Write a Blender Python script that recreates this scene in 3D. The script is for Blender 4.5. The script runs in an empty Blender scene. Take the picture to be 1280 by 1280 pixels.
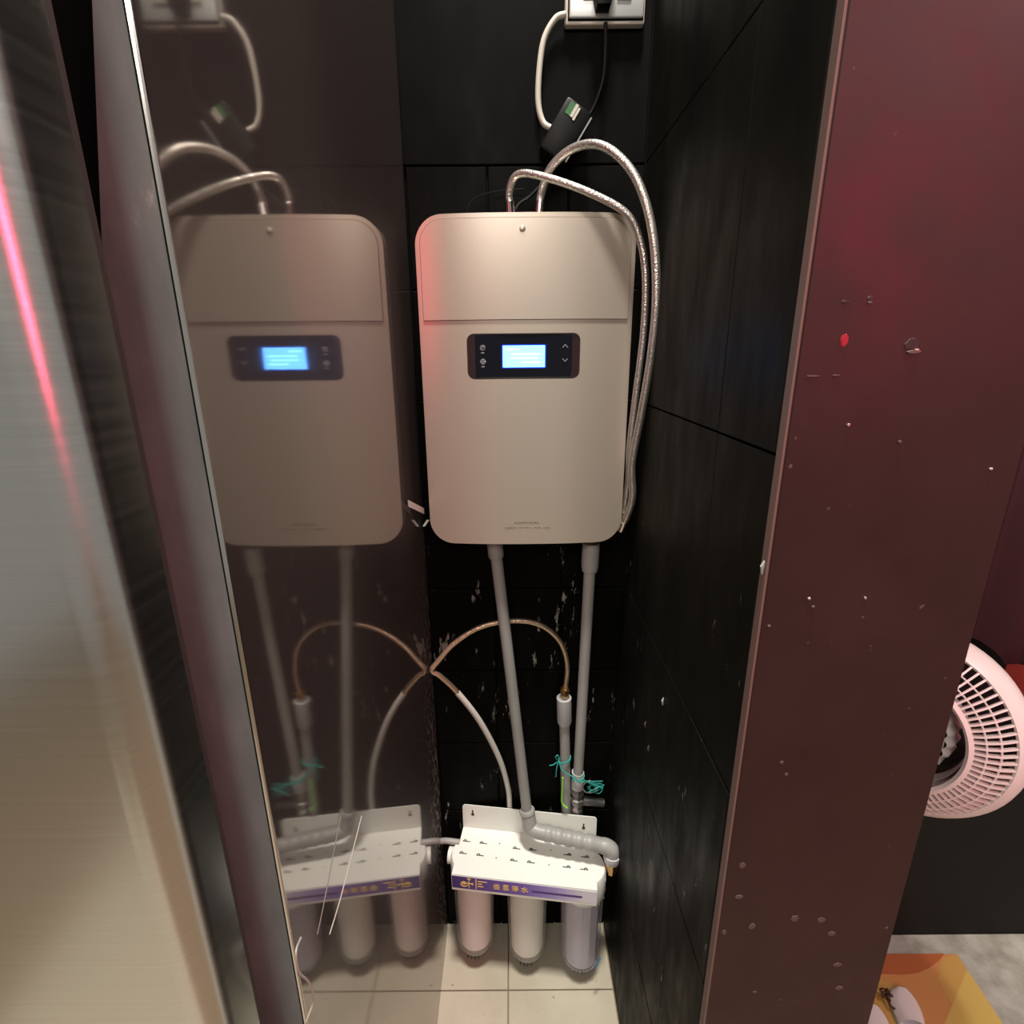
import bpy, bmesh, math, random
from mathutils import Vector, Matrix, noise
random.seed(7)
C = bpy.context.scene.collection
R = math.radians
sc = bpy.context.scene

# ------------------------------------------------------------------ camera
EYE = 1.55
CAM = Vector((0, 0, EYE))
ROT = Matrix.Rotation(R(90 - 16.7), 3, 'X') @ Matrix.Rotation(R(-0.5), 3, 'Z')
cd = bpy.data.cameras.new('camera'); cam = bpy.data.objects.new('camera', cd); C.objects.link(cam)
cam.matrix_world = Matrix.Translation(CAM) @ ROT.to_4x4()
cd.sensor_width = 36; cd.lens = 668 / 1280 * 36; cd.clip_start = 0.02
sc.camera = cam

def P(px, py, Y=None, z=None, X=None):
    d = ROT @ Vector(((px - 640) / 668, -(py - 640) / 668, -1))
    if Y is not None: t = Y / d.y
    elif z is not None: t = (z - EYE) / d.z
    else: t = X / d.x
    return CAM + d * t

# ------------------------------------------------------------------ light
w = bpy.data.worlds.new('world'); sc.world = w; w.use_nodes = True
bg = w.node_tree.nodes['Background']
bg.inputs[0].default_value = (1.0, 0.95, 0.88, 1); bg.inputs[1].default_value = 0.30
sc.view_settings.view_transform = 'Standard'; sc.view_settings.look = 'None'
sc.view_settings.exposure = 0.0; sc.view_settings.gamma = 1
sc.view_settings.use_curve_mapping = False

def area(name, loc, target, sx, sy, power, col):
    l = bpy.data.lights.new(name, 'AREA'); l.shape = 'RECTANGLE'; l.size = sx; l.size_y = sy
    l.energy = power; l.color = col
    o = bpy.data.objects.new(name, l); C.objects.link(o)
    o.location = loc
    o.rotation_euler = (Vector(target) - Vector(loc)).to_track_quat('-Z', 'Y').to_euler()
    return o
area('ceiling_lamp', (0.05, 0.36, 4.2), (0.05, 0.9, 0), 0.3, 0.3, 160, (1.0, 0.95, 0.86))
area('kitchen_lamp', (-0.35, -1.5, 2.75), (0.0, 0.9, 1.2), 1.2, 0.5, 30, (1.0, 0.89, 0.81))
area('red_neon', (1.2, -1.05, 2.1), (0.1, 0.6, 1.5), 0.45, 1.2, 17, (1.0, 0.06, 0.14))
area('right_room_fill', (1.35, 0.1, 2.7), (1.2, 0.9, 0.4), 0.5, 0.3, 20, (1.0, 0.86, 0.80))  # unseen fill light, added to brighten the concrete floor and the fan

# ------------------------------------------------------------------ materials
def mat(name, col, rough=0.5, metal=0.0, spec=0.5, coat=0.0, coat_rough=0.1, alpha=1.0, emit=None, estr=1.0):
    m = bpy.data.materials.new(name); m.use_nodes = True
    b = m.node_tree.nodes['Principled BSDF']
    b.inputs['Base Color'].default_value = (*col, 1)
    b.inputs['Roughness'].default_value = rough
    b.inputs['Metallic'].default_value = metal
    b.inputs['Specular IOR Level'].default_value = spec
    b.inputs['Coat Weight'].default_value = coat
    b.inputs['Coat Roughness'].default_value = coat_rough
    b.inputs['Alpha'].default_value = alpha
    if emit:
        b.inputs['Emission Color'].default_value = (*emit, 1); b.inputs['Emission Strength'].default_value = estr
    return m
def N(m, t, **kw):
    n = m.node_tree.nodes.new(t)
    for k, v in kw.items(): setattr(n, k, v)
    return n
def L(m, a, b): m.node_tree.links.new(a, b)
def bsdf(m): return m.node_tree.nodes['Principled BSDF']
def coords(m, scale=(1, 1, 1), rot=(0, 0, 0)):
    g = N(m, 'ShaderNodeNewGeometry'); mp = N(m, 'ShaderNodeMapping')
    mp.inputs['Scale'].default_value = scale; mp.inputs['Rotation'].default_value = rot
    L(m, g.outputs['Position'], mp.inputs['Vector']); return mp.outputs[0]
def noise_ramp(m, vec, scale, stops, detail=6, rough=0.6):
    n = N(m, 'ShaderNodeTexNoise'); n.inputs['Scale'].default_value = scale
    n.inputs['Detail'].default_value = detail; n.inputs['Roughness'].default_value = rough
    L(m, vec, n.inputs['Vector'])
    r = N(m, 'ShaderNodeValToRGB')
    r.color_ramp.elements[0].position = stops[0][0]; r.color_ramp.elements[0].color = (*stops[0][1], 1)
    r.color_ramp.elements[1].position = stops[1][0]; r.color_ramp.elements[1].color = (*stops[1][1], 1)
    for p, c in stops[2:]:
        e = r.color_ramp.elements.new(p); e.color = (*c, 1)
    L(m, n.outputs['Fac'], r.inputs['Fac']); return r.outputs['Color'], n.outputs['Fac']
def bump(m, height, strength=0.3, dist=0.002):
    b = N(m, 'ShaderNodeBump'); b.inputs['Strength'].default_value = strength; b.inputs['Distance'].default_value = dist
    L(m, height, b.inputs['Height']); L(m, b.outputs[0], bsdf(m).inputs['Normal']); return b
def mixc(m, fac, a, b):
    x = N(m, 'ShaderNodeMix', data_type='RGBA')
    if hasattr(fac, 'links') or hasattr(fac, 'is_linked'): L(m, fac, x.inputs['Factor'])
    else: x.inputs['Factor'].default_value = fac
    for s, v in ((6, a), (7, b)):
        if isinstance(v, tuple): x.inputs[s].default_value = (*v, 1)
        else: L(m, v, x.inputs[s])
    return x.outputs[2]

def black_paint(name, base, lift, scuff_thr, vscale):
    m = mat(name, base, 0.5, 0, 0.05)
    v = coords(m, vscale)
    c1, f1 = noise_ramp(m, coords(m, (1, 1, 0.4)), 9, [(0.35, base), (0.75, lift)])
    s1, f2 = noise_ramp(m, v, 60, [(scuff_thr, (0, 0, 0)), (scuff_thr + 0.02, (1, 1, 1))], 4, 0.7)
    msk, f4 = noise_ramp(m, coords(m, (1, 1, 0.5)), 14, [(0.52, (0, 0, 0)), (0.6, (1, 1, 1))])
    mm = mixc(m, s1, (0, 0, 0), msk)
    gz = N(m, 'ShaderNodeNewGeometry'); sz = N(m, 'ShaderNodeSeparateXYZ'); L(m, gz.outputs['Position'], sz.inputs[0])
    rz = N(m, 'ShaderNodeMapRange'); rz.inputs[1].default_value = 1.35; rz.inputs[2].default_value = 1.1; L(m, sz.outputs['Z'], rz.inputs[0])
    ml = N(m, 'ShaderNodeMath', operation='MULTIPLY'); L(m, mm, ml.inputs[0]); L(m, rz.outputs[0], ml.inputs[1])
    L(m, mixc(m, ml.outputs[0], c1, (0.26, 0.25, 0.22)), bsdf(m).inputs['Base Color'])
    r, f3 = noise_ramp(m, coords(m, (1, 1, 0.35)), 25, [(0.3, (0.38,) * 3), (0.75, (0.65,) * 3)])
    L(m, r, bsdf(m).inputs['Roughness']); bump(m, f3, 0.25, 0.002)
    return m
M = {}
M['tile_black'] = black_paint('black painted tile', (0.0008, 0.0008, 0.0007), (0.0035, 0.0035, 0.003), 0.615, (1, 1, 0.2))
M['panel_black'] = black_paint('black painted panel', (0.0055, 0.0053, 0.0045), (0.014, 0.0135, 0.010), 0.645, (1, 1, 0.3))
M['dark_grout'] = mat('dark grout', (0.003, 0.003, 0.003), 0.9, 0, 0.1)
M['maroon'] = mat('maroon board paint', (0.06, 0.03, 0.03), 0.42, 0, 0.28)
m = M['maroon']
c, f = noise_ramp(m, coords(m), 5, [(0.3, (0.027, 0.0115, 0.011)), (0.7, (0.037, 0.0165, 0.015))])
s, f2 = noise_ramp(m, coords(m), 75, [(0.74, (0, 0, 0)), (0.78, (1, 1, 1))], 2, 0.5)
L(m, mixc(m, s, c, (0.11, 0.075, 0.07)), bsdf(m).inputs['Base Color'])
r_, f3 = noise_ramp(m, coords(m), 12, [(0.3, (0.33,) * 3), (0.7, (0.55,) * 3)]); L(m, r_, bsdf(m).inputs['Roughness'])
bump(m, f3, 0.12, 0.003)
M['edge_wood'] = mat('worn board edge', (0.16, 0.10, 0.085), 0.6)
M['steel_mirror'] = mat('dark polished steel', (0.46, 0.42, 0.39), 0.06, 1.0)
m = M['steel_mirror']
# polished sheet with a dull film: two glossy lobes, corrosion flecks close to its rear edge
nt = m.node_tree; out = nt.nodes['Material Output']; pb = bsdf(m)
g2 = N(m, 'ShaderNodeBsdfPrincipled'); g2.inputs['Base Color'].default_value = (0.10, 0.085, 0.078, 1); g2.inputs['Roughness'].default_value = 0.5; g2.inputs['Metallic'].default_value = 0.3
mx = N(m, 'ShaderNodeMixShader'); mx.inputs[0].default_value = 0.35
L(m, pb.outputs[0], mx.inputs[1]); L(m, g2.outputs[0], mx.inputs[2]); L(m, mx.outputs[0], out.inputs['Surface'])
geo = N(m, 'ShaderNodeNewGeometry'); sp = N(m, 'ShaderNodeSeparateXYZ'); L(m, geo.outputs['Position'], sp.inputs[0])
mr = N(m, 'ShaderNodeMapRange'); mr.inputs[1].default_value = 0.93; mr.inputs[2].default_value = 1.05; L(m, sp.outputs['Y'], mr.inputs[0])
mz = N(m, 'ShaderNodeMapRange'); mz.inputs[1].default_value = 1.25; mz.inputs[2].default_value = 0.6; L(m, sp.outputs['Z'], mz.inputs[0])
sp2, f_ = noise_ramp(m, coords(m, (1, 1, 0.45)), 110, [(0.56, (0, 0, 0)), (0.62, (1, 1, 1))], 3, 0.6)
k1 = N(m, 'ShaderNodeMath', operation='MULTIPLY'); L(m, mr.outputs[0], k1.inputs[0]); L(m, mz.outputs[0], k1.inputs[1])
k2 = N(m, 'ShaderNodeMath', operation='MULTIPLY'); L(m, k1.outputs[0], k2.inputs[0]); L(m, sp2, k2.inputs[1])
k3 = N(m, 'ShaderNodeMath', operation='MULTIPLY_ADD'); L(m, k2.outputs[0], k3.inputs[0]); k3.inputs[1].default_value = 0.65; k3.inputs[2].default_value = 0.36
L(m, k3.outputs[0], mx.inputs[0])
L(m, mixc(m, k2.outputs[0], (0.10, 0.085, 0.078), (0.42, 0.38, 0.34)), g2.inputs['Base Color'])
wv, wf = noise_ramp(m, coords(m, (1, 1, 1)), 7, [(0.3, (0.035,) * 3), (0.8, (0.075,) * 3)]); L(m, wv, pb.inputs['Roughness'])
bump(m, wf, 0.012, 0.004)

M['steel_brushed'] = mat('brushed steel door', (0.66, 0.65, 0.61), 0.24, 1.0)
m = M['steel_brushed']
c, f = noise_ramp(m, coords(m, (0.15, 0.15, 150)), 3.0, [(0.3, (0.60, 0.605, 0.585)), (0.7, (0.66, 0.665, 0.645))], 5, 0.7)
L(m, c, bsdf(m).inputs['Base Color']); bump(m, f, 0.006, 0.0002)
r_, f3 = noise_ramp(m, coords(m, (0.1, 0.1, 40)), 4, [(0.3, (0.20,) * 3), (0.7, (0.26,) * 3)]); L(m, r_, bsdf(m).inputs['Roughness'])
M['flange'] = mat('scratched grey steel flange', (0.28, 0.28, 0.28), 0.45, 0.0, 0.3)
m = M['flange']
c, f = noise_ramp(m, coords(m, (1, 1, 0.3)), 30, [(0.3, (0.13, 0.185, 0.175)), (0.64, (0.20, 0.26, 0.25)), (0.72, (0.48, 0.5, 0.5))])
L(m, c, bsdf(m).inputs['Base Color'])
M['gap_black'] = mat('black cabinet inside', (0.006, 0.004, 0.004), 0.6, 0, 0.2)
M['gasket'] = mat('dark rubber gasket', (0.03, 0.022, 0.02), 0.55)
M['champagne'] = mat('champagne metallic paint', (0.56, 0.485, 0.405), 0.34, 0.5, 0.5, 0.7, 0.20)
M['champagne_back'] = mat('grey heater back', (0.22, 0.21, 0.19), 0.5)
M['black_gloss'] = mat('black glass', (0.004, 0.005, 0.010), 0.08, 0, 0.3, 0.0, 0.02)
M['dark_red'] = mat('dark red plastic', (0.02, 0.002, 0.003), 0.2, 0, 0.5, 0.6)
M['screen'] = mat('lit blue screen', (0.0, 0.02, 0.1), 0.3, emit=(0.09, 0.34, 1.0), estr=7.0)
M['screen_line'] = mat('lit pale screen line', (0.0, 0.02, 0.1), 0.3, emit=(0.16, 0.5, 1.0), estr=8.0)
M['screen_edge'] = mat('deep blue screen border', (0.0, 0.0, 0.1), 0.2, emit=(0.01, 0.02, 0.6), estr=1.0)
M['icon'] = mat('pale printed icon', (0.35, 0.36, 0.38), 0.5)
M['engrave'] = mat('brown engraved marks', (0.20, 0.16, 0.12), 0.6)
M['chrome'] = mat('chrome', (0.62, 0.60, 0.57), 0.18, 1.0)
M['dull_metal'] = mat('dull corroded metal', (0.30, 0.29, 0.28), 0.38, 0.9)
M['brass'] = mat('brass', (0.62, 0.42, 0.20), 0.3, 1.0)
def braid(name, col):
    m = mat(name, col, 0.3, 0.85)
    v = N(m, 'ShaderNodeTexVoronoi'); v.inputs['Scale'].default_value = 420
    L(m, coords(m), v.inputs['Vector']); bump(m, v.outputs['Distance'], 0.5, 0.0012)
    return m
M['braid_silver'] = braid('silver braided sleeve', (0.55, 0.52, 0.48))
M['braid_gold'] = braid('golden braided sleeve', (0.62, 0.47, 0.33))
M['pvc'] = mat('grey pvc', (0.33, 0.325, 0.31), 0.42)
m = M['pvc']; c, f = noise_ramp(m, coords(m, (1, 1, 0.4)), 18, [(0.3, (0.29, 0.285, 0.27)), (0.75, (0.37, 0.365, 0.35))]); L(m, c, bsdf(m).inputs['Base Color'])
M['pvc_pale'] = mat('pale grey pvc', (0.46, 0.46, 0.47), 0.45)
M['hose_white'] = mat('white hose', (0.62, 0.61, 0.56), 0.35)
M['white'] = mat('white coated sheet', (0.80, 0.80, 0.75), 0.32, 0, 0.5, 0.3)
M['white_plastic'] = mat('white plastic', (0.78, 0.77, 0.73), 0.4)
M['cartridge_white'] = mat('white spun filter', (0.80, 0.76, 0.70), 0.7)
M['cartridge_pink'] = mat('pinkish filter', (0.80, 0.70, 0.68), 0.6)
M['cartridge_grey'] = mat('lavender grey filter', (0.58, 0.55, 0.62), 0.5)
M['clear'] = mat('clear housing', (0.85, 0.84, 0.78), 0.12, 0, 0.6, alpha=0.30)
M['clear_grey'] = mat('smoky clear housing', (0.55, 0.52, 0.60), 0.14, 0, 0.6, alpha=0.35)
M['slot'] = mat('dark slot and rib shadow', (0.03, 0.03, 0.03), 0.8)  # also colours the painted rib shadow under the canisters
M['gold'] = mat('gold print', (0.85, 0.58, 0.16), 0.4)
M['purple_dark'] = mat('dark purple print', (0.075, 0.03, 0.22), 0.35)
M['purple'] = mat('purple label', (0.10, 0.045, 0.32), 0.35)
m = M['purple']
tc = N(m, 'ShaderNodeTexCoord'); sx = N(m, 'ShaderNodeSeparateXYZ'); L(m, tc.outputs['Generated'], sx.inputs[0])
rp = N(m, 'ShaderNodeValToRGB'); e = rp.color_ramp.elements
e[0].position = 0.0; e[0].color = (0.045, 0.02, 0.17, 1); e[1].position = 0.5; e[1].color = (0.17, 0.09, 0.46, 1)
q = e.new(0.72); q.color = (0.38, 0.30, 0.66, 1); q = e.new(0.92); q.color = (0.74, 0.72, 0.80, 1)
L(m, sx.outputs['X'], rp.inputs[0]); L(m, rp.outputs[0], bsdf(m).inputs['Base Color'])
M['teal'] = mat('teal nylon string', (0.03, 0.36, 0.31), 0.5)
M['lime'] = mat('lime green plastic', (0.30, 0.75, 0.06), 0.4)
M['blue'] = mat('blue plastic', (0.02, 0.18, 0.42), 0.4)
M['cream'] = mat('aged cream plastic', (0.50, 0.46, 0.40), 0.4)
M['plate_grey'] = mat('silvery socket plate', (0.48, 0.50, 0.49), 0.3, 0.2)
M['black_plastic'] = mat('black plastic', (0.003, 0.003, 0.003), 0.45, 0, 0.15)
M['grey_line'] = mat('grey plastic edge', (0.25, 0.25, 0.25), 0.4)
M['green'] = mat('green label', (0.02, 0.12, 0.03), 0.5)
M['fan'] = mat('pinkish white plastic', (0.78, 0.70, 0.68), 0.4)
M['fan_dark'] = mat('dark fan inside', (0.05, 0.035, 0.035), 0.6)
M['curtain'] = mat('dark maroon fabric', (0.055, 0.012, 0.018), 0.6)
M['red_cloth'] = mat('red fabric', (0.30, 0.03, 0.02), 0.7)
M['orange'] = mat('orange mat print', (0.48, 0.22, 0.07), 0.55)
M['orange_dark'] = mat('dark orange mat print', (0.36, 0.10, 0.03), 0.55)
M['yellow'] = mat('yellow mat print', (0.52, 0.36, 0.09), 0.55)
M['ochre'] = mat('ochre mat print', (0.46, 0.27, 0.07), 0.55)
M['brown_trim'] = mat('dark brown trim', (0.05, 0.018, 0.012), 0.5)
M['blue_white'] = mat('pale blue plastic', (0.55, 0.66, 0.68), 0.4)
M['wire'] = mat('pale thin wire', (0.3, 0.28, 0.25), 0.4)
def stone(name, a, b, sc_=6):
    m = mat(name, a, 0.5)
    c, f = noise_ramp(m, coords(m), sc_, [(0.3, a), (0.7, b)])
    s, f2 = noise_ramp(m, coords(m), 70, [(0.70, (0, 0, 0)), (0.74, (1, 1, 1))], 3, 0.6)
    L(m, mixc(m, s, c, tuple(x * 0.35 for x in a)), bsdf(m).inputs['Base Color'])
    bump(m, f, 0.15, 0.002); return m
M['floor_tile'] = stone('beige floor tile', (0.40, 0.36, 0.27), (0.50, 0.46, 0.36))
M['grout'] = mat('floor grout', (0.22, 0.17, 0.11), 0.9)
M['concrete'] = stone('mottled grey concrete', (0.22, 0.22, 0.18), (0.42, 0.42, 0.37), 18)
M['wall_black'] = mat('black wall', (0.006, 0.005, 0.005), 0.6, 0, 0.2)
M['spot'] = mat('pale dried splash', (0.085, 0.058, 0.05), 0.6)
M['red_paint'] = mat('red paint dot', (0.30, 0.01, 0.02), 0.4)
M['chip_dark'] = mat('dark paint chip', (0.02, 0.008, 0.009), 0.6)
M['glint'] = mat('nail head with painted glint', (0.6, 0.5, 0.45), 0.3, 0.8)  # glints on nail heads and chip rim, put into the pale colour

# ------------------------------------------------------------------ mesh helpers
def finish(name, bm, mt, parent=None, smooth=True, angle=35, label=None):
    bmesh.ops.recalc_face_normals(bm, faces=bm.faces)
    me = bpy.data.meshes.new(name); bm.to_mesh(me); bm.free()
    o = bpy.data.objects.new(name, me); C.objects.link(o)
    for x in (mt if isinstance(mt, (list, tuple)) else [mt]): me.materials.append(x)
    if smooth:
        me.polygons.foreach_set('use_smooth', [True] * len(me.polygons)); me.set_sharp_from_angle(angle=R(angle))
    if parent: o.parent = parent
    else:
        xs = [v.co for v in me.vertices]
        c = Vector(((min(v.x for v in xs) + max(v.x for v in xs)) / 2, (min(v.y for v in xs) + max(v.y for v in xs)) / 2, min(v.z for v in xs)))
        me.transform(Matrix.Translation(-c)); o.location = c
    if label: o['label'] = label
    return o
def root(name, loc, label, cat, rz=0, group=None):
    o = bpy.data.objects.new(name, None); C.objects.link(o); o.empty_display_size = 0.05
    o.location = loc; o.rotation_euler = (0, 0, rz); o['label'] = label; o['category'] = cat
    if group: o['group'] = group
    return o
def tag(o, label, cat, group=None):
    o['label'] = label; o['category'] = cat
    if group: o['group'] = group
    return o
def sroot(name):
    o = bpy.data.objects.new(name, None); C.objects.link(o); o['kind'] = 'structure'; return o
def box(bm, x0, x1, y0, y1, z0, z1, bev=0, seg=2, mi=0):
    r = bmesh.ops.create_cube(bm, size=1)
    for v in r['verts']:
        v.co = Vector((x0 if v.co.x < 0 else x1, y0 if v.co.y < 0 else y1, z0 if v.co.z < 0 else z1))
    fs = set(f for v in r['verts'] for f in v.link_faces)
    for f in fs: f.material_index = mi
    if bev:
        es = list(set(e for f in fs for e in f.edges))
        bmesh.ops.bevel(bm, geom=es, offset=bev, segments=seg, affect='EDGES', profile=0.5)
    return bm
def rrect(w, h, r, n=8, rb=None):
    """rounded rectangle outline centred on 0, list of (x, z); rb = radius of the bottom corners"""
    if rb is None: rb = r
    pts = []
    for cx, cz, a0, rr in ((w/2, h/2, 0, r), (-w/2, h/2, 90, r), (-w/2, -h/2, 180, rb), (w/2, -h/2, 270, rb)):
        sx_, sz_ = (1 if cx > 0 else -1), (1 if cz > 0 else -1)
        if rr <= 1e-5: pts.append((cx, cz)); continue
        for i in range(n + 1):
            a = R(a0 + 90 * i / n)
            pts.append((cx - sx_ * rr + rr * math.cos(a), cz - sz_ * rr + rr * math.sin(a)))
    return pts
def prism(bm, pts, y0, y1, bev=0, seg=3, axis='Y', mi=0):
    """pts (a,b) extruded from y0 (front) to y1; bevel only at the front rim"""
    def V(a, b, t): return (a, t, b) if axis == 'Y' else ((a, b, t) if axis == 'Z' else (t, a, b))
    A = [bm.verts.new(V(a, b, y0)) for a, b in pts]; B = [bm.verts.new(V(a, b, y1)) for a, b in pts]
    n = len(pts); fa = bm.faces.new(A); fb = bm.faces.new(B[::-1]); fs = [fa, fb]
    for i in range(n): fs.append(bm.faces.new((A[i], B[i], B[(i+1) % n], A[(i+1) % n])))
    for f in fs: f.material_index = mi
    if bev: bmesh.ops.bevel(bm, geom=list(fa.edges), offset=bev, segments=seg, affect='EDGES', profile=0.5)
    return bm
def spline(pts, k=10):
    pts = [Vector(p) for p in pts]
    q = [2 * pts[0] - pts[1]] + pts + [2 * pts[-1] - pts[-2]]
    out = []
    for i in range(1, len(q) - 2):
        for j in range(k):
            t = j / k
            out.append(0.5 * (2*q[i] + (q[i+1]-q[i-1])*t + (2*q[i-1]-5*q[i]+4*q[i+1]-q[i+2])*t*t + (3*q[i]-q[i-1]-3*q[i+1]+q[i+2])*t**3))
    out.append(pts[-1]); return out
def tube(bm, pts, r, n=12, mi=0, cap=True):
    """r: number or list per point"""
    pts = [Vector(p) for p in pts]; rs = r if isinstance(r, (list, tuple)) else [r] * len(pts)
    rings = []; up = None
    for i, p in enumerate(pts):
        t = (pts[min(i+1, len(pts)-1)] - pts[max(i-1, 0)])
        if t.length < 1e-9: t = pts[-1] - pts[0]
        t.normalize()
        if up is None:
            up = Vector((0, 0, 1)) if abs(t.z) < 0.9 else Vector((1, 0, 0))
        a = t.cross(up)
        if a.length < 1e-6: a = t.cross(Vector((0, 1, 0)))
        a.normalize(); b = t.cross(a).normalized(); up = -b if False else a.cross(t).normalized()
        rings.append([bm.verts.new(p + a * math.cos(2*math.pi*k/n) * rs[i] + b * math.sin(2*math.pi*k/n) * rs[i]) for k in range(n)])
    for i in range(len(rings) - 1):
        for k in range(n):
            f = bm.faces.new((rings[i][k], rings[i][(k+1) % n], rings[i+1][(k+1) % n], rings[i+1][k])); f.material_index = mi
    if cap:
        for g in (rings[0], rings[-1][::-1]):
            f = bm.faces.new(g); f.material_index = mi
    return bm
def rod(bm, prof, a, b, n=24, mi=0):
    """stepped cylinder from a to b; prof = [(t 0..1, radius)]"""
    a = Vector(a); b = Vector(b); return tube(bm, [a.lerp(b, t + i * 1e-5) for i, (t, r) in enumerate(prof)], [r for t, r in prof], n, mi)
def lathe(bm, prof, c=(0, 0, 0), n=32, mi=0, rib=None):
    """prof [(r, z)] about z; rib = f(angle)->radius factor"""
    rings = []
    for r, z in prof:
        if r < 1e-5: rings.append([bm.verts.new((c[0], c[1], c[2] + z))]); continue
        rings.append([bm.verts.new((c[0] + r * (rib(2*math.pi*k/n) if rib else 1) * math.cos(2*math.pi*k/n), c[1] + r * (rib(2*math.pi*k/n) if rib else 1) * math.sin(2*math.pi*k/n), c[2] + z)) for k in range(n)])
    for A, B in zip(rings, rings[1:]):
        for k in range(n):
            if len(A) == 1 and len(B) == 1: continue
            if len(A) == 1: f = bm.faces.new((A[0], B[(k+1) % n], B[k]))
            elif len(B) == 1: f = bm.faces.new((A[k], A[(k+1) % n], B[0]))
            else: f = bm.faces.new((A[k], A[(k+1) % n], B[(k+1) % n], B[k]))
            f.material_index = mi
    return bm
def nb(): return bmesh.new()
def sheet(bm, pts, th, d):
    """polygon given by 3D points with thickness th along d"""
    d = Vector(d) * th; A = [bm.verts.new(p) for p in pts]; B = [bm.verts.new(Vector(p) + d) for p in pts]
    bm.faces.new(A); bm.faces.new(B[::-1])
    for i in range(len(A)): bm.faces.new((A[i], B[i], B[(i+1) % len(A)], A[(i+1) % len(A)]))
    return bm
def shared(name, src, parent, loc=None, rot=None):
    o = bpy.data.objects.new(name, src.data); C.objects.link(o); o.parent = parent
    if loc is not None: o.location = loc
    if rot is not None: o.rotation_euler = rot
    return o

# ------------------------------------------------------------------ setting
XP, XR, YB, YF = -0.1906, 0.249, 1.119, 0.482     # steel panel, right wall, back wall, pillar front
XO, YR = 0.467, 1.075                              # pillar's outer edge, wall of the room on the right
wb = sroot('wall_back')
finish('backing', box(nb(), -1.0, XR + 0.02, YB, YB + 0.12, 0, 2.7), M['dark_grout'], wb, False)
zs = [0.0, 0.195, 0.405, 0.615, 0.822, 1.035, 1.245, 1.455, 1.665, 1.875, 2.29, 2.7]
xs = [-0.34, -0.19, -0.04, 0.11, 0.2485]
for i in range(len(zs) - 1):
    wide = zs[i] > 1.8
    cols = [(-0.34, 0.2485)] if wide else list(zip(xs, xs[1:]))
    for a, b in cols:
        g = 0.0016; d = random.uniform(0, 0.0015)
        finish('wall_tile', box(nb(), a + g, b - g, YB - 0.006 - d, YB + 0.001, zs[i] + g, zs[i+1] - g, 0.0012, 1), M['tile_black'], wb, False)
wr = sroot('wall_right')
finish('core', box(nb(), XR + 0.012, XO - 0.004, YF + 0.014, YB + 0.1, 0, 2.7), M['dark_grout'], wr, False)
zr = [0.0, 0.364, 0.75, 1.06, 1.455, 1.875, 2.7]
for i in range(len(zr) - 1):
    for a, b in ((YF + 0.013, 0.640), (0.640, YB - 0.008)):
        g = 0.0014; d = random.uniform(0, 0.0016) + (0.001 if a < 0.6 else 0)
        finish('wall_panel', box(nb(), XR - d, XR + 0.013, a + g * 0.6, b - g, zr[i] + g, zr[i+1] - g, 0.001, 1), M['panel_black'], wr, False)
fb = finish('front_board', box(nb(), XR + 0.001, XO, YF, YF + 0.012, 0, 2.7, 0.0015, 1), M['maroon'], wr, False)
finish('board_edge', box(nb(), XR - 0.0012, XR + 0.0011, YF + 0.001, YF + 0.0125, 0, 2.7), M['edge_wood'], wr, False)
finish('outer_board', box(nb(), XO - 0.004, XO - 0.0005, YF + 0.0125, YR, 0, 2.7), M['maroon'], wr, False)
def on_board(px, py, name, mt, rw, rh, th=0.0012, seed=0, n=14):
    p = P(px, py, Y=YF); rnd = random.Random(seed); bm = nb()
    pts = [(p.x + rw * (1 + rnd.uniform(-.18, .18)) * math.cos(2*math.pi*k/n), p.z + rh * (1 + rnd.uniform(-.18, .18)) * math.sin(2*math.pi*k/n)) for k in range(n)]
    prism(bm, pts, YF - th, YF + 0.001, min(rw, rh) * 0.3, 1)
    return finish(name, bm, mt, wr)
on_board(1055, 426, 'paint_dot', M['red_paint'], 0.0036, 0.0058, 0.001, 1)
on_board(1087, 373, 'nail_hole', M['chip_dark'], 0.0022, 0.0022, 0.0005, 2); on_board(1087, 378, 'nail_rim', M['spot'], 0.002, 0.001, 0.001, 3)
on_board(1140, 430, 'paint_chip', M['chip_dark'], 0.0075, 0.0055, 0.0006, 4); on_board(1141, 440, 'chip_rim', M['spot'], 0.006, 0.0016, 0.0016, 5); on_board(1145, 437, 'chip_rim', M['glint'], 0.002, 0.0008, 0.0016, 6)  # the last small fleck is a glint put into colour
on_board(1016, 470, 'scratch', M['spot'], 0.0058, 0.0008, 0.0008, 7); on_board(1057, 392 - 15, 'scratch', M['chip_dark'], 0.004, 0.0012, 0.0005, 8)
on_board(1045, 469, 'scratch', M['spot'], 0.003, 0.0006, 0.0008, 9)
for i, (x, y) in enumerate([(1011, 748), (1016, 758), (1081, 747), (961, 782), (1060, 531), (1124, 552), (1238, 586)]):
    on_board(x, y, 'nail_head', M['glint'] if i in (0, 2, 4, 6) else M['spot'], 0.0015, 0.0013, 0.0016, 10 + i)
for i, (x, y, a, b) in enumerate([(1027, 1150, .008, .006), (993, 1148, .007, .007), (1040, 1167, .008, .0055), (1047, 1206, .008, .005), (1049, 1235, .008, .006), (928, 1082, .006, .007), (940, 1158, .006, .008), (924, 1121, .007, .005), (905, 1165, .004, .006), (1108, 1160, .003, .003), (977, 953, .003, .003), (983, 968, .003, .003), (943, 1240, .004, .003)]):
    on_board(x, y, 'dried_splash', M['spot'], a * .72, b * .72, 0.0004, 30 + i)

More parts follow.
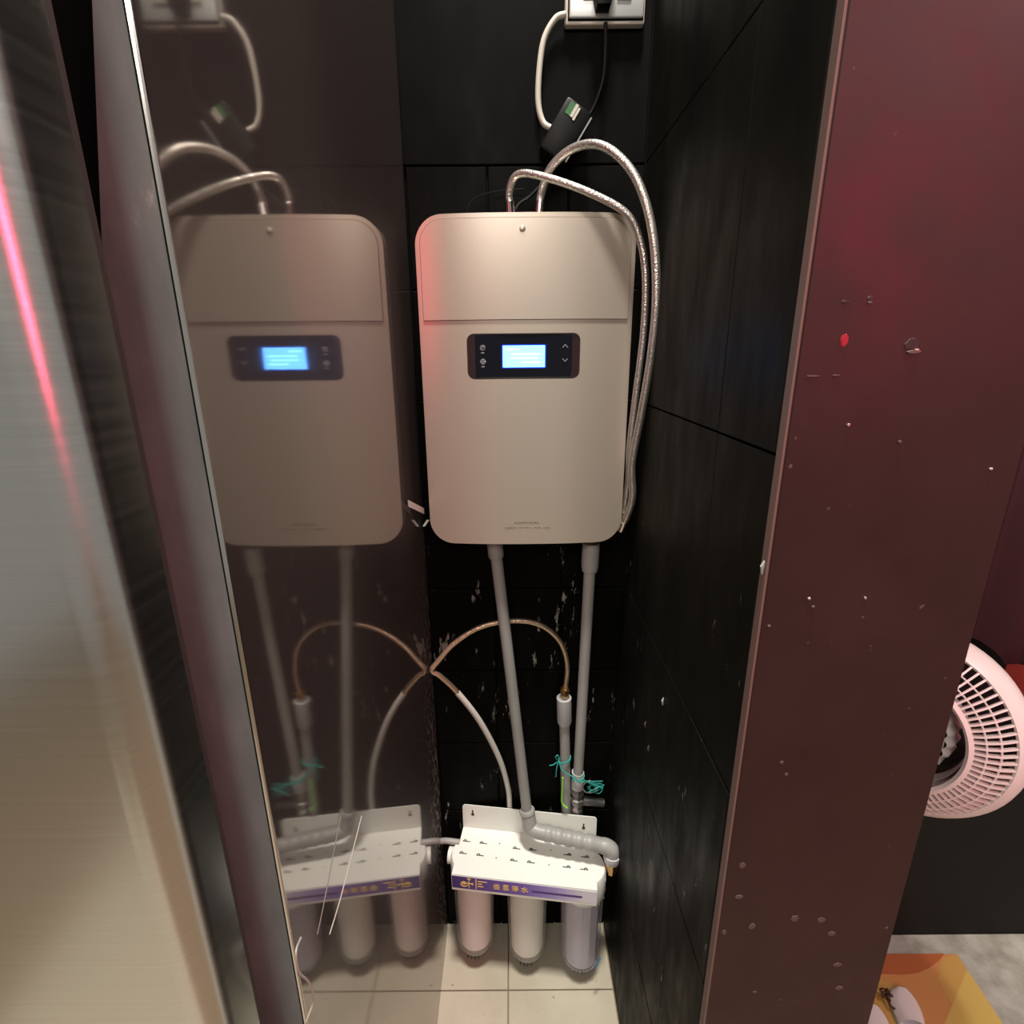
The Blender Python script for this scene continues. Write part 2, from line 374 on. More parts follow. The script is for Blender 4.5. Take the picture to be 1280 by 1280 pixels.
wo = sroot('wall_far_right')
finish('plaster', box(nb(), XO - 0.003, 3.2, YR, YR + 0.12, 0, 2.7), M['wall_black'], wo, False)
fl = sroot('floor')
finish('subfloor', box(nb(), -2.5, 3.2, -3.0, 1.3, -0.1, -0.006), M['grout'], fl, False)
for a in (-1.22, -0.92, -0.62, -0.32, -0.02):
    for b in (-1.45, -1.15, -0.85, -0.55, -0.25, 0.05, 0.35, 0.65, 0.95):
        if a < -0.4 and b > 0.2: continue
        b1 = b + 0.3 if b < 0.9 else YB - 0.001; a1 = a + 0.3
        if b > 0.4: a1 = min(a1, XR - 0.002)
        g = 0.0015
        finish('floor_tile', box(nb(), a + g, a1 - g, b + g, b1 - g, -0.0065, random.uniform(-0.0004, 0.0004), 0.0012, 1), M['floor_tile'], fl, False)
finish('concrete_floor', box(nb(), XO - 0.002, 3.1, 0.36, YR - 0.001, -0.0065, 0.0), M['concrete'], fl, False)

# ------------------------------------------------------------------ refrigerator at the left
fr = root('refrigerator', (-0.55, 0.7, 0), 'stainless steel refrigerator with dark polished side mirroring the wall unit', 'refrigerator')
FX, FY = 0.55, -0.7
def fbox(x0, x1, y0, y1, z0, z1, b=0): return box(nb(), x0 + FX, x1 + FX, y0 + FY, y1 + FY, z0, z1, b)
finish('cabinet_body', fbox(-0.95, XP - 0.003, 0.42, 1.10, 0.02, 2.25), M['gap_black'], fr, False)
finish('side_panel', fbox(XP - 0.0028, XP, 0.3325, 1.10, 0.0, 2.25), M['steel_mirror'], fr, False, label='dark polished side panel mirroring the niche')
# front flange of the side panel, its inner edge cut at a slant
a = P(115, 0, Y=0.33); b = P(127, 300, Y=0.33); s_ = (a.x - b.x) / (a.z - b.z)
ztop = a.z + (XP - 0.012 - a.x) / s_
pts = [(XP, 0.0), (XP, 2.25), (XP - 0.012, 2.25), (XP - 0.012, min(ztop, 2.2)), (a.x, a.z), (b.x, b.z), (b.x - 0.006, b.z - 0.08), (b.x - 0.006, 0.0)]
bm = nb(); prism(bm, [(x + FX, z) for x, z in pts], 0.330 + FY, 0.3325 + FY, 0.0006, 1); finish('front_flange', bm, M['flange'], fr, False)
bm = nb(); tube(bm, [(XP + FX, 0.3305 + FY, 0.0), (XP + FX, 0.3305 + FY, 2.25)], 0.0022, 10); finish('edge_bead', bm, M['chrome'], fr, label='bright rounded corner bead')
# door with a rounded right side
prof = [(-0.2057, 0.293), (-0.2057, 0.268)]
for i in range(1, 13):
    t = R(90 * i / 12); prof.append((-0.2057 - 0.020 + 0.020 * math.cos(t), 0.268 - 0.022 * math.sin(t)))
prof += [(-0.9, 0.246), (-0.9, 0.293)]
dr = finish('door', prism(nb(), [(x + FX, y + FY) for x, y in prof], 0.06, 2.25, axis='Z'), M['steel_brushed'], fr, True, 30, 'brushed steel door, slightly open')
bm = nb(); box(bm, -0.9 + FX, -0.2085 + FX, 0.293 + FY, 0.303 + FY, 0.08, 2.2, 0.002); finish('gasket', bm, M['gasket'], dr, False)

# ------------------------------------------------------------------ wall heater
HF = 0.997
hT = P(655, 265, Y=HF); hB = P(658, 680, Y=HF)
HH = hT.z - hB.z; HW = 0.381; HX = 0.5 * (P(514, 300, Y=HF).x + P(797, 300, Y=HF).x) * 0.5 + 0.5 * 0.5 * (P(537, 640, Y=HF).x + P(781, 640, Y=HF).x)
ht = root('water_heater', (HX, HF, hB.z), 'champagne gold wall mounted water unit with rounded corners and lit blue display', 'water heater')
def bulge(bm, off=0.0):
    w2 = HW / 2
    for i in range(-13, 14):
        x = w2 * math.copysign(abs(i / 13.5) ** 0.6, i) if i else 0
        bmesh.ops.bisect_plane(bm, geom=bm.verts[:] + bm.edges[:] + bm.faces[:], plane_co=(x, 0, 0), plane_no=(1, 0, 0))
    for v in bm.verts:
        if v.co.y < 0.03: v.co.y += 0.008 * min(1.0, abs(v.co.x) / w2) ** 4 + 0.010 * (abs(v.co.x) / w2) ** 2
CZ = HH / 2
def shiftz(pts, x, z): return [(a + x, b + z) for a, b in pts]
dc = P(654.5, 445.5, Y=HF); dx, dz = dc.x - HX, dc.z - hB.z
cov = finish('front_cover', prism(nb(), shiftz(rrect(HW, HH, 0.047, 10), 0, CZ), 0, 0.05, 0.006, 4), M['champagne'], ht)
cut = finish('cutter', prism(nb(), shiftz(rrect(0.203, 0.079, 0.013, 6), dx, dz), -0.02, 0.0062), M['black_gloss'], ht, False)
md = cov.modifiers.new('b', 'BOOLEAN'); md.object = cut; md.solver = 'EXACT'; md.operation = 'DIFFERENCE'
dg = bpy.context.evaluated_depsgraph_get(); me = bpy.data.meshes.new_from_object(cov.evaluated_get(dg))
cov.modifiers.clear(); bm = nb(); bm.from_mesh(me); bulge(bm); bm.to_mesh(me); bm.free(); cov.data = me
me.polygons.foreach_set('use_smooth', [True] * len(me.polygons)); me.set_sharp_from_angle(angle=R(35))
bpy.data.objects.remove(cut)
if not me.materials: me.materials.append(M['champagne'])
finish('back_body', prism(nb(), shiftz(rrect(HW - 0.03, HH - 0.03, 0.04, 8), 0, CZ), 0.05, YB - HF - 0.01), M['champagne_back'], ht)
u0, u1 = P(522, 330, Y=HF), P(793, 330, Y=HF); zt, zb = P(655, 272, Y=HF).z, P(655, 399, Y=HF).z
bm = nb(); prism(bm, shiftz(rrect(0.363, zt - zb, 0.038, 10, 0.001), 0, (zt + zb) / 2 - hB.z), -0.0020, 0.002, 0.0013, 2); bulge(bm)
finish('upper_cover', bm, M['champagne'], ht)
bm = nb(); prism(bm, shiftz(rrect(0.3655, zt - zb + 0.0025, 0.039, 10, 0.001), 0, (zt + zb) / 2 - hB.z), -0.00015, 0.002); bulge(bm)
finish('cover_seam', bm, M['engrave'], ht)
sc_ = P(653, 286, Y=HF)
bm = nb(); lathe(bm, [(0, 0.0024), (0.003, 0.0022), (0.0052, 0.001), (0.0056, -0.001)], n=20); bmesh.ops.rotate(bm, verts=bm.verts, matrix=Matrix.Rotation(R(90), 3, 'X')); bmesh.ops.translate(bm, verts=bm.verts, vec=(sc_.x - HX, -0.0018, sc_.z - hB.z))
finish('screw_cap', bm, M['champagne'], ht)
dp = finish('display_recess', prism(nb(), shiftz(rrect(0.2015, 0.0775, 0.0125, 6), dx, dz), 0.0045, 0.0065), M['dark_red'], ht)
gl = finish('display_glass', prism(nb(), shiftz(rrect(0.173, 0.074, 0.003, 4), dx, dz), 0.0020, 0.0058, 0.0008, 1), M['black_gloss'], dp)
finish('screen_border', prism(nb(), shiftz(rrect(0.080, 0.0415, 0.002, 2), dx + 0.0005, dz), 0.0015, 0.0022), M['screen_edge'], dp)
finish('screen', prism(nb(), shiftz(rrect(0.0755, 0.0375, 0.0008, 2), dx + 0.0005, dz), 0.0011, 0.0018), M['screen'], dp, label='lit blue screen')
bm = nb()
for x0, x1, zz in ((-0.030, -0.008, 0.012), (-0.022, 0.030, 0.004), (-0.024, 0.026, -0.003), (-0.004, 0.030, -0.010)):
    box(bm, dx + x0, dx + x1, 0.0007, 0.0012, dz + zz - 0.0014, dz + zz + 0.0014)
finish('screen_lines', bm, M['screen_line'], dp, False)
def ring(bm, cx, cz, r, t=0.0005, a0=0, a1=360, y=0.0016, n=20):
    tube(bm, [(cx + r * math.cos(R(a0 + (a1 - a0) * k / n)), y, cz + r * math.sin(R(a0 + (a1 - a0) * k / n))) for k in range(n + 1)], t, 5)
for k, zz in enumerate((0.0155, -0.0085)):
    bm = nb(); cx = dx - 0.073; ring(bm, cx, dz + zz, 0.0042); ring(bm, cx, dz + zz, 0.0021 if k == 0 else 0.0016, 0.0005, 0, 250 if k == 0 else 360)
    if k == 1:
        for a in range(0, 360, 90): tube(bm, [(cx + 0.002 * math.cos(R(a)), .0016, dz + zz + 0.002 * math.sin(R(a))), (cx + 0.0054 * math.cos(R(a)), .0016, dz + zz + 0.0054 * math.sin(R(a)))], 0.0006, 5)
    else: tube(bm, [(cx, .0016, dz + zz), (cx + .0038, .0016, dz + zz + .0034)], 0.0006, 5)
    for x in (-0.0022, -0.0002, 0.0018): box(bm, cx + x - 0.0007, cx + x + 0.0007, 0.0014, 0.0021, dz + zz - 0.0098, dz + zz - 0.0078)
    finish('touch_icon', bm, M['icon'], dp)
for sg, zz in ((1, 0.0175), (-1, -0.0075)):
    bm = nb(); cx = dx + 0.0745; tube(bm, [(cx - .0046, .0016, dz + zz - sg * .003), (cx, .0016, dz + zz + sg * .0022), (cx + .0046, .0016, dz + zz - sg * .003)], 0.0006, 5)
    finish('arrow_icon', bm, M['icon'], dp)
bm = nb(); rnd = random.Random(3)
for row, (xa, xb, yy, hh) in enumerate(((643, 672, 653.3, 0.0042), (631, 686, 659.5, 0.0026))):
    p0, p1 = P(xa, yy, Y=HF), P(xb, yy, Y=HF); x = p0.x
    while x < p1.x:
        wd = rnd.uniform(0.0012, 0.0038)
        if not (row == 1 and rnd.random() < 0.35):
            box(bm, x - HX, x - HX + wd, -0.0003, 0.001, p0.z - hB.z - hh / 2 * rnd.uniform(.5, 1), p0.z - hB.z + hh / 2 * rnd.uniform(.4, 1))
        x += wd + 0.0014
finish('worn_lettering', bm, M['engrave'], ht, False)

# ------------------------------------------------------------------ pipes and hoses
def tagm(name, bm, mt, label, cat, smooth=True): return tag(finish(name, bm, mt, None, smooth), label, cat)
def braided(name, pts, r, mt, label, k=10):
    rt = root(name, pts[-1], label, 'hose'); o_ = Vector(pts[-1])
    sp_ = [p - o_ for p in spline(pts, k)]
    finish('braided_sleeve', tube(nb(), sp_, r, 14), mt, rt)
    for e0, e1 in ((sp_[0], sp_[2]), (sp_[-1], sp_[-3])):
        finish('end_ferrule', rod(nb(), [(0, r * 1.35), (0.9, r * 1.35), (1, r * 1.02)], e0, e0 + (e1 - e0).normalized() * 0.022, 16), M['chrome'], rt)
    return rt
braided('braided_hose', [P(638, 268, Y=1.045), P(637, 238, Y=1.04), P(648, 218, Y=1.03), P(680, 221, Y=1.01), P(735, 240, Y=0.995), P(782, 266, Y=0.985), P(800, 300, Y=0.985), P(807, 350, Y=0.985), P(804, 420, Y=0.99), P(794, 500, Y=1.00), P(787, 560, Y=1.01), P(785, 600, Y=1.02), P(779, 650, Y=1.035)], 0.0062, M['braid_silver'],
        'silver braided hose leaving the left top port of the gold unit, the lower inner loop')
braided('braided_hose', [P(674, 268, Y=1.06), P(677, 240, Y=1.06), P(690, 208, Y=1.05), P(718, 185, Y=1.03), P(752, 182, Y=1.00), P(785, 208, Y=0.98), P(806, 250, Y=0.965), P(818, 310, Y=0.955), P(820, 380, Y=0.955), P(813, 450, Y=0.965), P(801, 520, Y=0.98), P(790, 580, Y=0.995), P(790, 625, Y=1.005), P(776, 662, Y=1.03)], 0.0072, M['braid_silver'],
        'thicker silver braided hose arching highest over the gold unit, the outer loop')
# grey pipe 1: from heater down in front of the filter bracket, tee and side branch
def pipe_root(name, base, label): return root(name, base, label, 'pipe')
t0, t1 = P(618, 676, Y=1.045), P(659, 1016, Y=1.052)
p1 = pipe_root('drain_pipe', t1, 'grey pvc pipe from the gold unit down to a ribbed elbow on the filter bracket')
o_ = t1
finish('pipe_run', tube(nb(), [t0 - o_, t1 - o_], 0.0125, 20), M['pvc'], p1)
finish('top_socket', rod(nb(), [(0, 0.0165), (0.85, 0.0165), (1, 0.0128)], t0 - o_, (t0 - o_).lerp(t1 - o_, 0.055), 20), M['pvc'], p1)
e0 = P(663, 1034, Y=1.042); e1 = P(758, 1058, z=e0.z - 0.018)
b0 = P(672, 1039, Y=1.034)
finish('lower_socket', rod(nb(), [(0, 0.0175), (0.06, 0.0195), (0.2, 0.0195), (0.22, 0.0178), (1, 0.0178)], t1 + (t0 - t1).normalized() * 0.012 - o_, e0 - o_, 22), M['pvc'], p1)
hp = [e0 + (t1 - e0) * 0.3, e0, b0, b0.lerp(e1, 0.12)]
finish('lower_elbow', tube(nb(), [p - o_ for p in spline(hp, 6)], 0.0178, 20), M['pvc'], p1)
prof = [(0, .0175), (.06, .0175)]
for k in range(5): prof += [(.10 + k * .15, .0172), (.12 + k * .15, .0192), (.19 + k * .15, .0192), (.21 + k * .15, .0175)]
prof += [(1, .0175)]
finish('ribbed_branch', rod(nb(), prof, b0 - o_, e1 - o_, 24), M['pvc'], p1, label='ribbed grey branch pipe')
d0 = e1 + Vector((0.014, -0.004, -0.018)); d1 = d0 + Vector((0.0, -0.001, -0.045))
finish('end_elbow', tube(nb(), [p - o_ for p in spline([e1 - (e1 - b0).normalized() * 0.01, e1, e1 + Vector((.011, -.003, -.006)), d0, d0 + Vector((0, 0, -.016))], 6)], 0.0185, 20), M['pvc'], p1)
finish('elbow_collar', rod(nb(), [(0, .0185), (.05, .021), (.5, .021), (.55, .0185), (1, .0185)], d0 - o_, d0 + Vector((0, 0, -.022)) - o_, 22), M['pvc_pale'], p1)
finish('brass_fitting', rod(nb(), [(0, .016), (.6, .016), (.65, .012), (1, .012)], d0 + Vector((0, 0, -.020)) - o_, d1 + Vector((0, 0, -.012)) - o_, 8), M['brass'], p1, True, 20, 'brass hex fitting')
# grey pipe 2
t0, t1 = P(739, 678, Y=1.058), P(722, 979, Y=1.090)
p2 = pipe_root('supply_pipe', t1, 'long grey pvc pipe from the right underside of the gold unit to the chrome valve'); o_ = t1
finish('pipe_run', tube(nb(), [t0 - o_, t1 - o_], 0.0125, 20), M['pvc'], p2)
finish('top_socket', rod(nb(), [(0, .0185), (.8, .0185), (1, .0165)], t0 - o_, (t0 - o_).lerp(Vector((0, 0, 0)), 0.10), 22), M['pvc'], p2)
finish('brass_nipple', rod(nb(), [(0, .008), (1, .008)], t0 - o_, t0 + (t0 - t1).normalized() * 0.015 - o_, 12), M['brass'], p2)
finish('lower_socket', rod(nb(), [(0, .0155), (1, .0155)], Vector((0, 0, 0.035)), Vector((0, 0, -0.012)), 20), M['pvc_pale'], p2)
# valve
v0 = P(722, 984, Y=1.092)
vr = root('valve', v0 + Vector((0, 0, -0.12)), 'dull chrome valve under the right grey pipe, behind the bracket', 'valve')
bm = nb(); lathe(bm, [(0, .12), (.015, .12), (.018, .112), (.018, .104), (.013, .1), (.013, .092), (.0185, .088), (.0195, .080), (.018, .074), (.013, .071), (.013, .064), (.0165, .060), (.0165, .04), (.0125, .036), (.0125, 0), (0, 0)], n=8)
finish('valve_body', bm, M['dull_metal'], vr, True, 25)
finish('side_stub', rod(nb(), [(0, .012), (1, .010)], (0.01, 0.0, 0.078), (0.068, 0.004, 0.066), 16), M['dull_metal'], vr)
bm = nb(); ring(bm, 0.03, 0.125, 0.018, 0.0022, 0, 360, -0.004); finish('wire_loop', bm, M['chrome'], vr)
# grey pipe 3 and looping hose
s0, s1 = P(705, 872, Y=1.082), P(708, 1028, Y=1.099)
p3 = pipe_root('stub_pipe', s1, 'short grey pvc riser with pale socket, left of the long grey pipe'); o_ = s1
finish('pipe_run', tube(nb(), [s0 - o_, Vector((0, 0, 0))], 0.0125, 20), M['pvc'], p3)
finish('pale_socket', rod(nb(), [(0, .0175), (.9, .0175), (1, .0150)], s0 - o_, (s0 - o_).lerp(Vector((0, 0, 0)), 0.19), 22), M['pvc_pale'], p3, label='pale grey socket')
lp = [P(706, 866, Y=1.082), P(709, 832, Y=1.082), P(700, 802, Y=1.080), P(675, 781, Y=1.078), P(640, 776, Y=1.072), P(600, 784, Y=1.066), P(568, 804, Y=1.058), P(548, 826, Y=1.050)]
tip = Vector((XP + 0.0075, 1.046, P(541, 838, Y=1.046).z)); lp.append(tip)
lp2 = [tip, P(550, 845, Y=1.05), P(572, 866, Y=1.058), P(600, 902, Y=1.07), P(624, 948, Y=1.088), P(635, 985, Y=1.100), P(637, 1008, Y=1.1045), P(638, 1032, Y=1.1055)]
hr = root('looped_hose', lp2[-1], 'hose looping from the brass nut over to the steel panel and down behind the bracket', 'hose'); o_ = lp2[-1]
full = spline([p - o_ for p in lp] + [p - o_ for p in lp2[1:]], 10)
ncut = (len(lp) + 1) * 10
finish('braided_half', tube(nb(), full[:ncut + 1], 0.0058, 14), M['braid_gold'], hr, label='golden braided upper half')
finish('white_half', tube(nb(), full[ncut:], 0.0068, 14), M['hose_white'], hr, label='white lower half')
bm = nb(); q = lp[0] - o_; rod(bm, [(0, .006), (.2, .006), (.22, .012), (.5, .012), (.52, .008), (.7, .008), (.72, .010), (1, .010)], q + Vector((0, 0, .018)), q + Vector((0, 0, -.010)), 6)
finish('brass_nut', bm, M['brass'], hr, True, 20)
# teal string, lime strip
c3a, c2a = P(706, 948, Y=1.087), P(723, 972, Y=1.083)
def loop_around(c, r, tilt, n=18): return [c + Vector((r * math.cos(2*math.pi*k/n), r * math.sin(2*math.pi*k/n), tilt * math.cos(2*math.pi*k/n))) for k in range(n + 1)]
bm = nb(); o_ = None
tube(bm, loop_around(c3a, 0.0142, 0.006), 0.0013, 6); tube(bm, loop_around(c3a + Vector((0, 0, -.003)), 0.0142, 0.004), 0.0013, 6); tube(bm, loop_around(c2a, 0.0142, -0.004), 0.0015, 6)
tube(bm, loop_around(c2a + Vector((0, 0, .004)), 0.0142, 0.004), 0.0013, 6)
k0 = c3a + Vector((-.016, -.008, 0))
tube(bm, spline([k0, k0 + Vector((-.008, -.004, .014)), k0 + Vector((-.002, -.004, .02)), k0], 6), 0.0013, 6)
tube(bm, spline([k0, k0 + Vector((-.012, -.003, -.008)), k0 + Vector((-.022, -.002, -.012))], 6), 0.0013, 6)
tube(bm, spline([k0, k0 + Vector((-.005, -.004, -.02)), k0 + Vector((-.006, -.003, -.045))], 6), 0.0013, 6)
tube(bm, spline([k0, c3a + Vector((-.006, -.018, -.02)), c3a.lerp(c2a, .6) + Vector((0, -.02, -.004)), c2a + Vector((.002, -.016, 0)), c2a + Vector((.016, -.008, -.002))], 6), 0.0015, 6)
k1 = c2a + Vector((.016, -.008, -.002)); rnd = random.Random(5)
tube(bm, spline([k1 + Vector((-.004, -.002, .008)), k1, k1 + Vector((.02, .003, -.014)), k1 + Vector((.045, .008, -.03))], 6), 0.0013, 6)
pp = [k1]
for i in range(26): pp.append(k1 + Vector((.028 + rnd.uniform(-.02, .02), .008 + rnd.uniform(-.008, .008), -.026 + rnd.uniform(-.016, .016))))
tube(bm, spline(pp, 4), 0.0007, 5)
tagm('string', bm, M['teal'], 'teal nylon string knotted around the two right-hand grey pipes', 'string')
bm = nb(); a, b = P(703.5, 972, Y=1.070), P(702.5, 1003, Y=1.072)
tube(bm, spline([a, a.lerp(b, .5), b, P(709, 1010, Y=1.070)], 6), 0.0022, 8)
tagm('plastic_strip', bm, M['lime'], 'lime green plastic strip against the short grey riser', 'strip')

# ------------------------------------------------------------------ three-stage filter
FO = Vector((0.035, 1.060, 0.085)); YAW = R(-7.4)
fu = root('water_filter', FO, 'white three-canister water filter on a bent bracket with purple label', 'water filter', YAW)
inv = (Matrix.Translation(FO) @ Matrix.Rotation(YAW, 4, 'Z')).inverted()
ZT, ZB2, DP = 0.383 - FO.z, 0.455 - FO.z, 0.132
BW = 0.336
bm = nb()
prism(bm, shiftz(rrect(BW, ZB2 - ZT + 0.002, 0.008, 5, 0.0), 0, (ZB2 + ZT) / 2), -0.001, 0.001)
box(bm, -BW/2, BW/2, -DP, 0.001, ZT - 0.001, ZT + 0.001)
box(bm, -BW/2, BW/2, -DP - 0.001, -DP + 0.001, ZT - 0.043, ZT + 0.001)
br = finish('bracket', bm, M['white'], fu)
def keyhole(px, py):
    bm = nb(); p = P(px, py, Y=FO.y - 0.13 * (P(px, py, Y=1.05).x - FO.x)); q = inv @ p
    prism(bm, [(q.x + 0.0042 * math.cos(2*math.pi*k/14), q.z - 0.004 + 0.0042 * math.sin(2*math.pi*k/14)) for k in range(14)], -0.0016, -0.0008)
    prism(bm, shiftz(rrect(0.0036, 0.013, 0.0018, 4), q.x, q.z + 0.003), -0.0017, -0.0008); finish('keyhole', bm, M['slot'], br, False)
keyhole(591, 1016); keyhole(729.5, 1033)
def slot(cx, cy, flip):
    q = inv @ P(520 + cx / 4.571, 960 + cy / 4.571, z=0.385)
    bm = nb(); s = -1 if flip else 1
    box(bm, q.x - 0.009, q.x + 0.009, q.y - 0.0008, q.y + 0.0012, ZT + 0.0004, ZT + 0.0016)
    tube(bm, [(q.x - s * 0.0045 + 0.0042 * math.cos(R(a)), q.y - 0.001 + 0.0052 * math.sin(R(a)), ZT + 0.0016) for a in range(0, 181, 30)], 0.0011, 5)
    finish('clip_slot', bm, M['slot'], br, False)
for cx, cy, fl_ in ((290, 418, 0), (385, 430, 0), (575, 460, 0), (668, 468, 0), (865, 495, 1), (965, 508, 1), (270, 487, 0), (367, 499, 0), (560, 529, 0), (657, 540, 0), (860, 566, 1), (960, 579, 1)): slot(cx, cy, fl_)
for cx, cy in ((477, 430), (458, 512), (770, 468), (760, 552)):
    q = inv @ P(520 + cx / 4.571, 960 + cy / 4.571, z=0.385)
    bm = nb(); lathe(bm, [(0, ZT + .0014), (.0016, ZT + .0014), (.0016, ZT)], (q.x, q.y, 0), 10); finish('rivet_hole', bm, M['slot'], br, False)
# label strip
LY = -DP - 0.001; z0, z1 = ZT - 0.036, ZT - 0.001
lb = finish('label_strip', box(nb(), -BW/2 + 0.001, BW/2 - 0.001, LY - 0.0005, LY, z0, z1), M['purple'], fu, False, label='purple label with gold emblem and characters')
finish('label_line', box(nb(), 0.02, 0.135, LY - 0.0008, LY - 0.0004, z0 + 0.0125, z0 + 0.0185), M['purple_dark'], lb, False)
bm = nb(); zc = (z0 + z1) / 2; ex = -BW/2 + 0.036
yy0, yy1 = LY - 0.0012, LY - 0.0004
prism(bm, [(ex - 0.007 + 0.0065 * math.cos(2*math.pi*k/16), zc + 0.0042 * math.sin(2*math.pi*k/16)) for k in range(16)], yy0, yy1)
ring(bm, ex - 0.006, zc, 0.0095, 0.0007, 200, 340, yy0)
box(bm, ex + 0.0, ex + 0.012, yy0, yy1, zc - 0.0009, zc + 0.0009)
box(bm, ex + 0.0045, ex + 0.0065, yy0, yy1, z0 + 0.004, z1 - 0.0005); box(bm, ex + 0.001, ex + 0.0105, yy0, yy1, z1 - 0.005, z1 - 0.0035)
box(bm, ex + 0.021, ex + 0.0235, yy0, yy1, z0 + 0.004, z1 - 0.002)
prism(bm, [(ex + 0.0135 + 0.0025 * math.cos(2*math.pi*k/12), zc - .001 + 0.0028 * math.sin(2*math.pi*k/12)) for k in range(12)], yy0, yy1)
for k, ln in enumerate((0.022, 0.010, 0.013)): box(bm, ex + 0.026, ex + 0.026 + ln, yy0, yy1, z1 - 0.009 - k * 0.0075, z1 - 0.0075 - k * 0.0075)
finish('gold_emblem', bm, M['gold'], lb, False)
cu = bpy.data.curves.new('characters', 'FONT'); cu.body = '伯 恩 淨 水'; cu.size = 0.0175; cu.extrude = 0.0003; cu.offset = 0.00025
cu.space_character = 1.0
to = bpy.data.objects.new('characters', cu); C.objects.link(to)
dg = bpy.context.evaluated_depsgraph_get(); tme = bpy.data.meshes.new_from_object(to.evaluated_get(dg)); bpy.data.objects.remove(to)
xs_ = [v.co.x for v in tme.vertices] or [0, 1]; ys_ = [v.co.y for v in tme.vertices] or [0, 1]
sxx = 0.082 / max(1e-6, (max(xs_) - min(xs_)))
tme.transform(Matrix.Translation((ex + 0.062, LY - 0.0009, zc)) @ Matrix.Rotation(R(90), 4, 'X') @ Matrix.Diagonal((sxx, sxx * 1.02, 1, 1)) @ Matrix.Translation((-min(xs_), -(max(ys_) + min(ys_)) / 2, 0)))
tme.materials.append(M['gold']); tob = bpy.data.objects.new('gold_characters', tme); C.objects.link(tob); tob.parent = lb
# heads and canisters
HEAD = ZT - 0.001
for i, lx in enumerate((-0.130, 0.003, 0.137)):
    ly = -0.070
    low = 0.055 if i < 2 else 0.066
    bm = nb(); lathe(bm, [(0, HEAD), (.050, HEAD), (.0535, HEAD - .006), (.0545, HEAD - low + .008), (.053, HEAD - low), (0, HEAD - low)], (lx, ly, 0), 40)
    hd = finish('filter_head', bm, M['white_plastic'], fu)
    zt_ = HEAD - low
    if i < 2:
        pr = [(0.0535, zt_ + .004), (.0535, zt_ - .006), (.0500, zt_ - .012), (.0492, zt_ - .06), (.0465, .05), (.045, .018), (.038, .004), (.02, .0), (0, .0)]
        bm = nb(); lathe(bm, pr, (lx, ly, 0), 40); ca = finish('clear_canister', bm, M['clear'], fu)
        mt = M['cartridge_pink'] if i == 0 else M['cartridge_white']
        bm = nb(); lathe(bm, [(0, zt_), (.036, zt_), (.036, zt_ - .012), (.0415, zt_ - .018), (.040, .026), (.030, .014), (0, .016)], (lx, ly, 0), 32); finish('cartridge', bm, mt, ca, label='pinkish cartridge' if i == 0 else 'white cartridge')
    else:
        pr = [(0.0535, zt_ + .004), (.0535, zt_ - .004), (.0500, zt_ - .008), (.0492, zt_ - .04), (.0460, .03), (.045, .010), (.041, .003), (0, .002)]
        bm = nb(); lathe(bm, pr, (lx, ly, 0), 80, rib=lambda a: 1 + (0.035 if math.cos(a * 16) > 0.55 else 0)); ca = finish('ribbed_canister', bm, M['clear_grey'], fu, True, 20, 'smoky ribbed canister')
        bm = nb(); lathe(bm, [(0, zt_), (.041, zt_), (.041, .014), (0, .014)], (lx, ly, 0), 32); finish('cartridge', bm, M['cartridge_grey'], ca, label='lavender grey cartridge')
    # shadow of the canister's bottom ribs, put in as a dark ring with teeth
    bm = nb(); lathe(bm, [(.030, .003), (.031, -.001), (.037, -.001), (.0385, .004)], (lx, ly, 0), 32)
    for a in range(-110, -60, 14): box(bm, lx + .038 * math.cos(R(a)) - .0012, lx + .038 * math.cos(R(a)) + .0012, ly + .039 * math.sin(R(a)) - .002, ly + .039 * math.sin(R(a)) + .002, -.003, .007)
    finish('rib_shadow', bm, M['slot'], ca)
bm = nb(); rod(bm, [(0, .019), (.5, .019), (.55, .0165), (1, .0165)], (-BW/2 - 0.024, -0.062, ZT - 0.024), (-BW/2 + 0.03, -0.062, ZT - 0.024), 24); finish('side_port', bm, M['white_plastic'], fu)
bm = nb(); rod(bm, [(0, .0215), (.4, .0215), (.45, .018), (1, .018)], (BW/2 + 0.022, -0.062, ZT - 0.026), (BW/2 - 0.02, -0.062, ZT - 0.026), 8); finish('side_port', bm, M['white_plastic'], fu, True, 20)
bm = nb(); lathe(bm, [(0, ZT + .0), (.002, ZT)], (0.3, 0, 0), 4); bm.free()
for kx in (-0.12, 0.13):
    bm = nb(); rod(bm, [(0, .0022), (1, .0022)], (kx, 0.001, ZB2 - 0.018), (kx, 0.06 + kx * 0.13 - 0.004, ZB2 - 0.018), 8); finish('wall_screw', bm, M['dull_metal'], fu)
bm = nb(); a = P(747, 1203, Y=0.93); tube(bm, spline([a, P(744, 1210, Y=0.925), P(750, 1197, Y=0.93)], 4), 0.0018, 6); tagm('plastic_tag', bm, M['blue'], 'tiny blue plastic tag at the foot of the right ribbed canister', 'tag')
bm = nb(); tube(bm, spline([P(549, 1052, Y=1.075), P(558, 1051, Y=1.07), P(575, 1053, Y=1.065)], 4), 0.0075, 12)

tagm('tube_stub', bm, M['pvc'], 'short grey tube stub between the steel panel and the filter bracket', 'tube')

# stand the unit 2.7 % farther off, close to the wall and the floor
fu.location = CAM + (FO - CAM) * 1.027; fu.scale = (1.027,) * 3
for (px, py) in ((830, 876), (956, 708), (812, 935), (808, 905)):
    p = P(px, py, X=XR); bm = nb(); tube(bm, [p + Vector((-.001, 0, .006)), p + Vector((-.0025, 0, 0)), p + Vector((-.001, .001, -.009))], [.001, .0022, .0008], 8)
    finish('paint_drip', bm, M['spot'] if py > 900 else M['plate_grey'], wr)

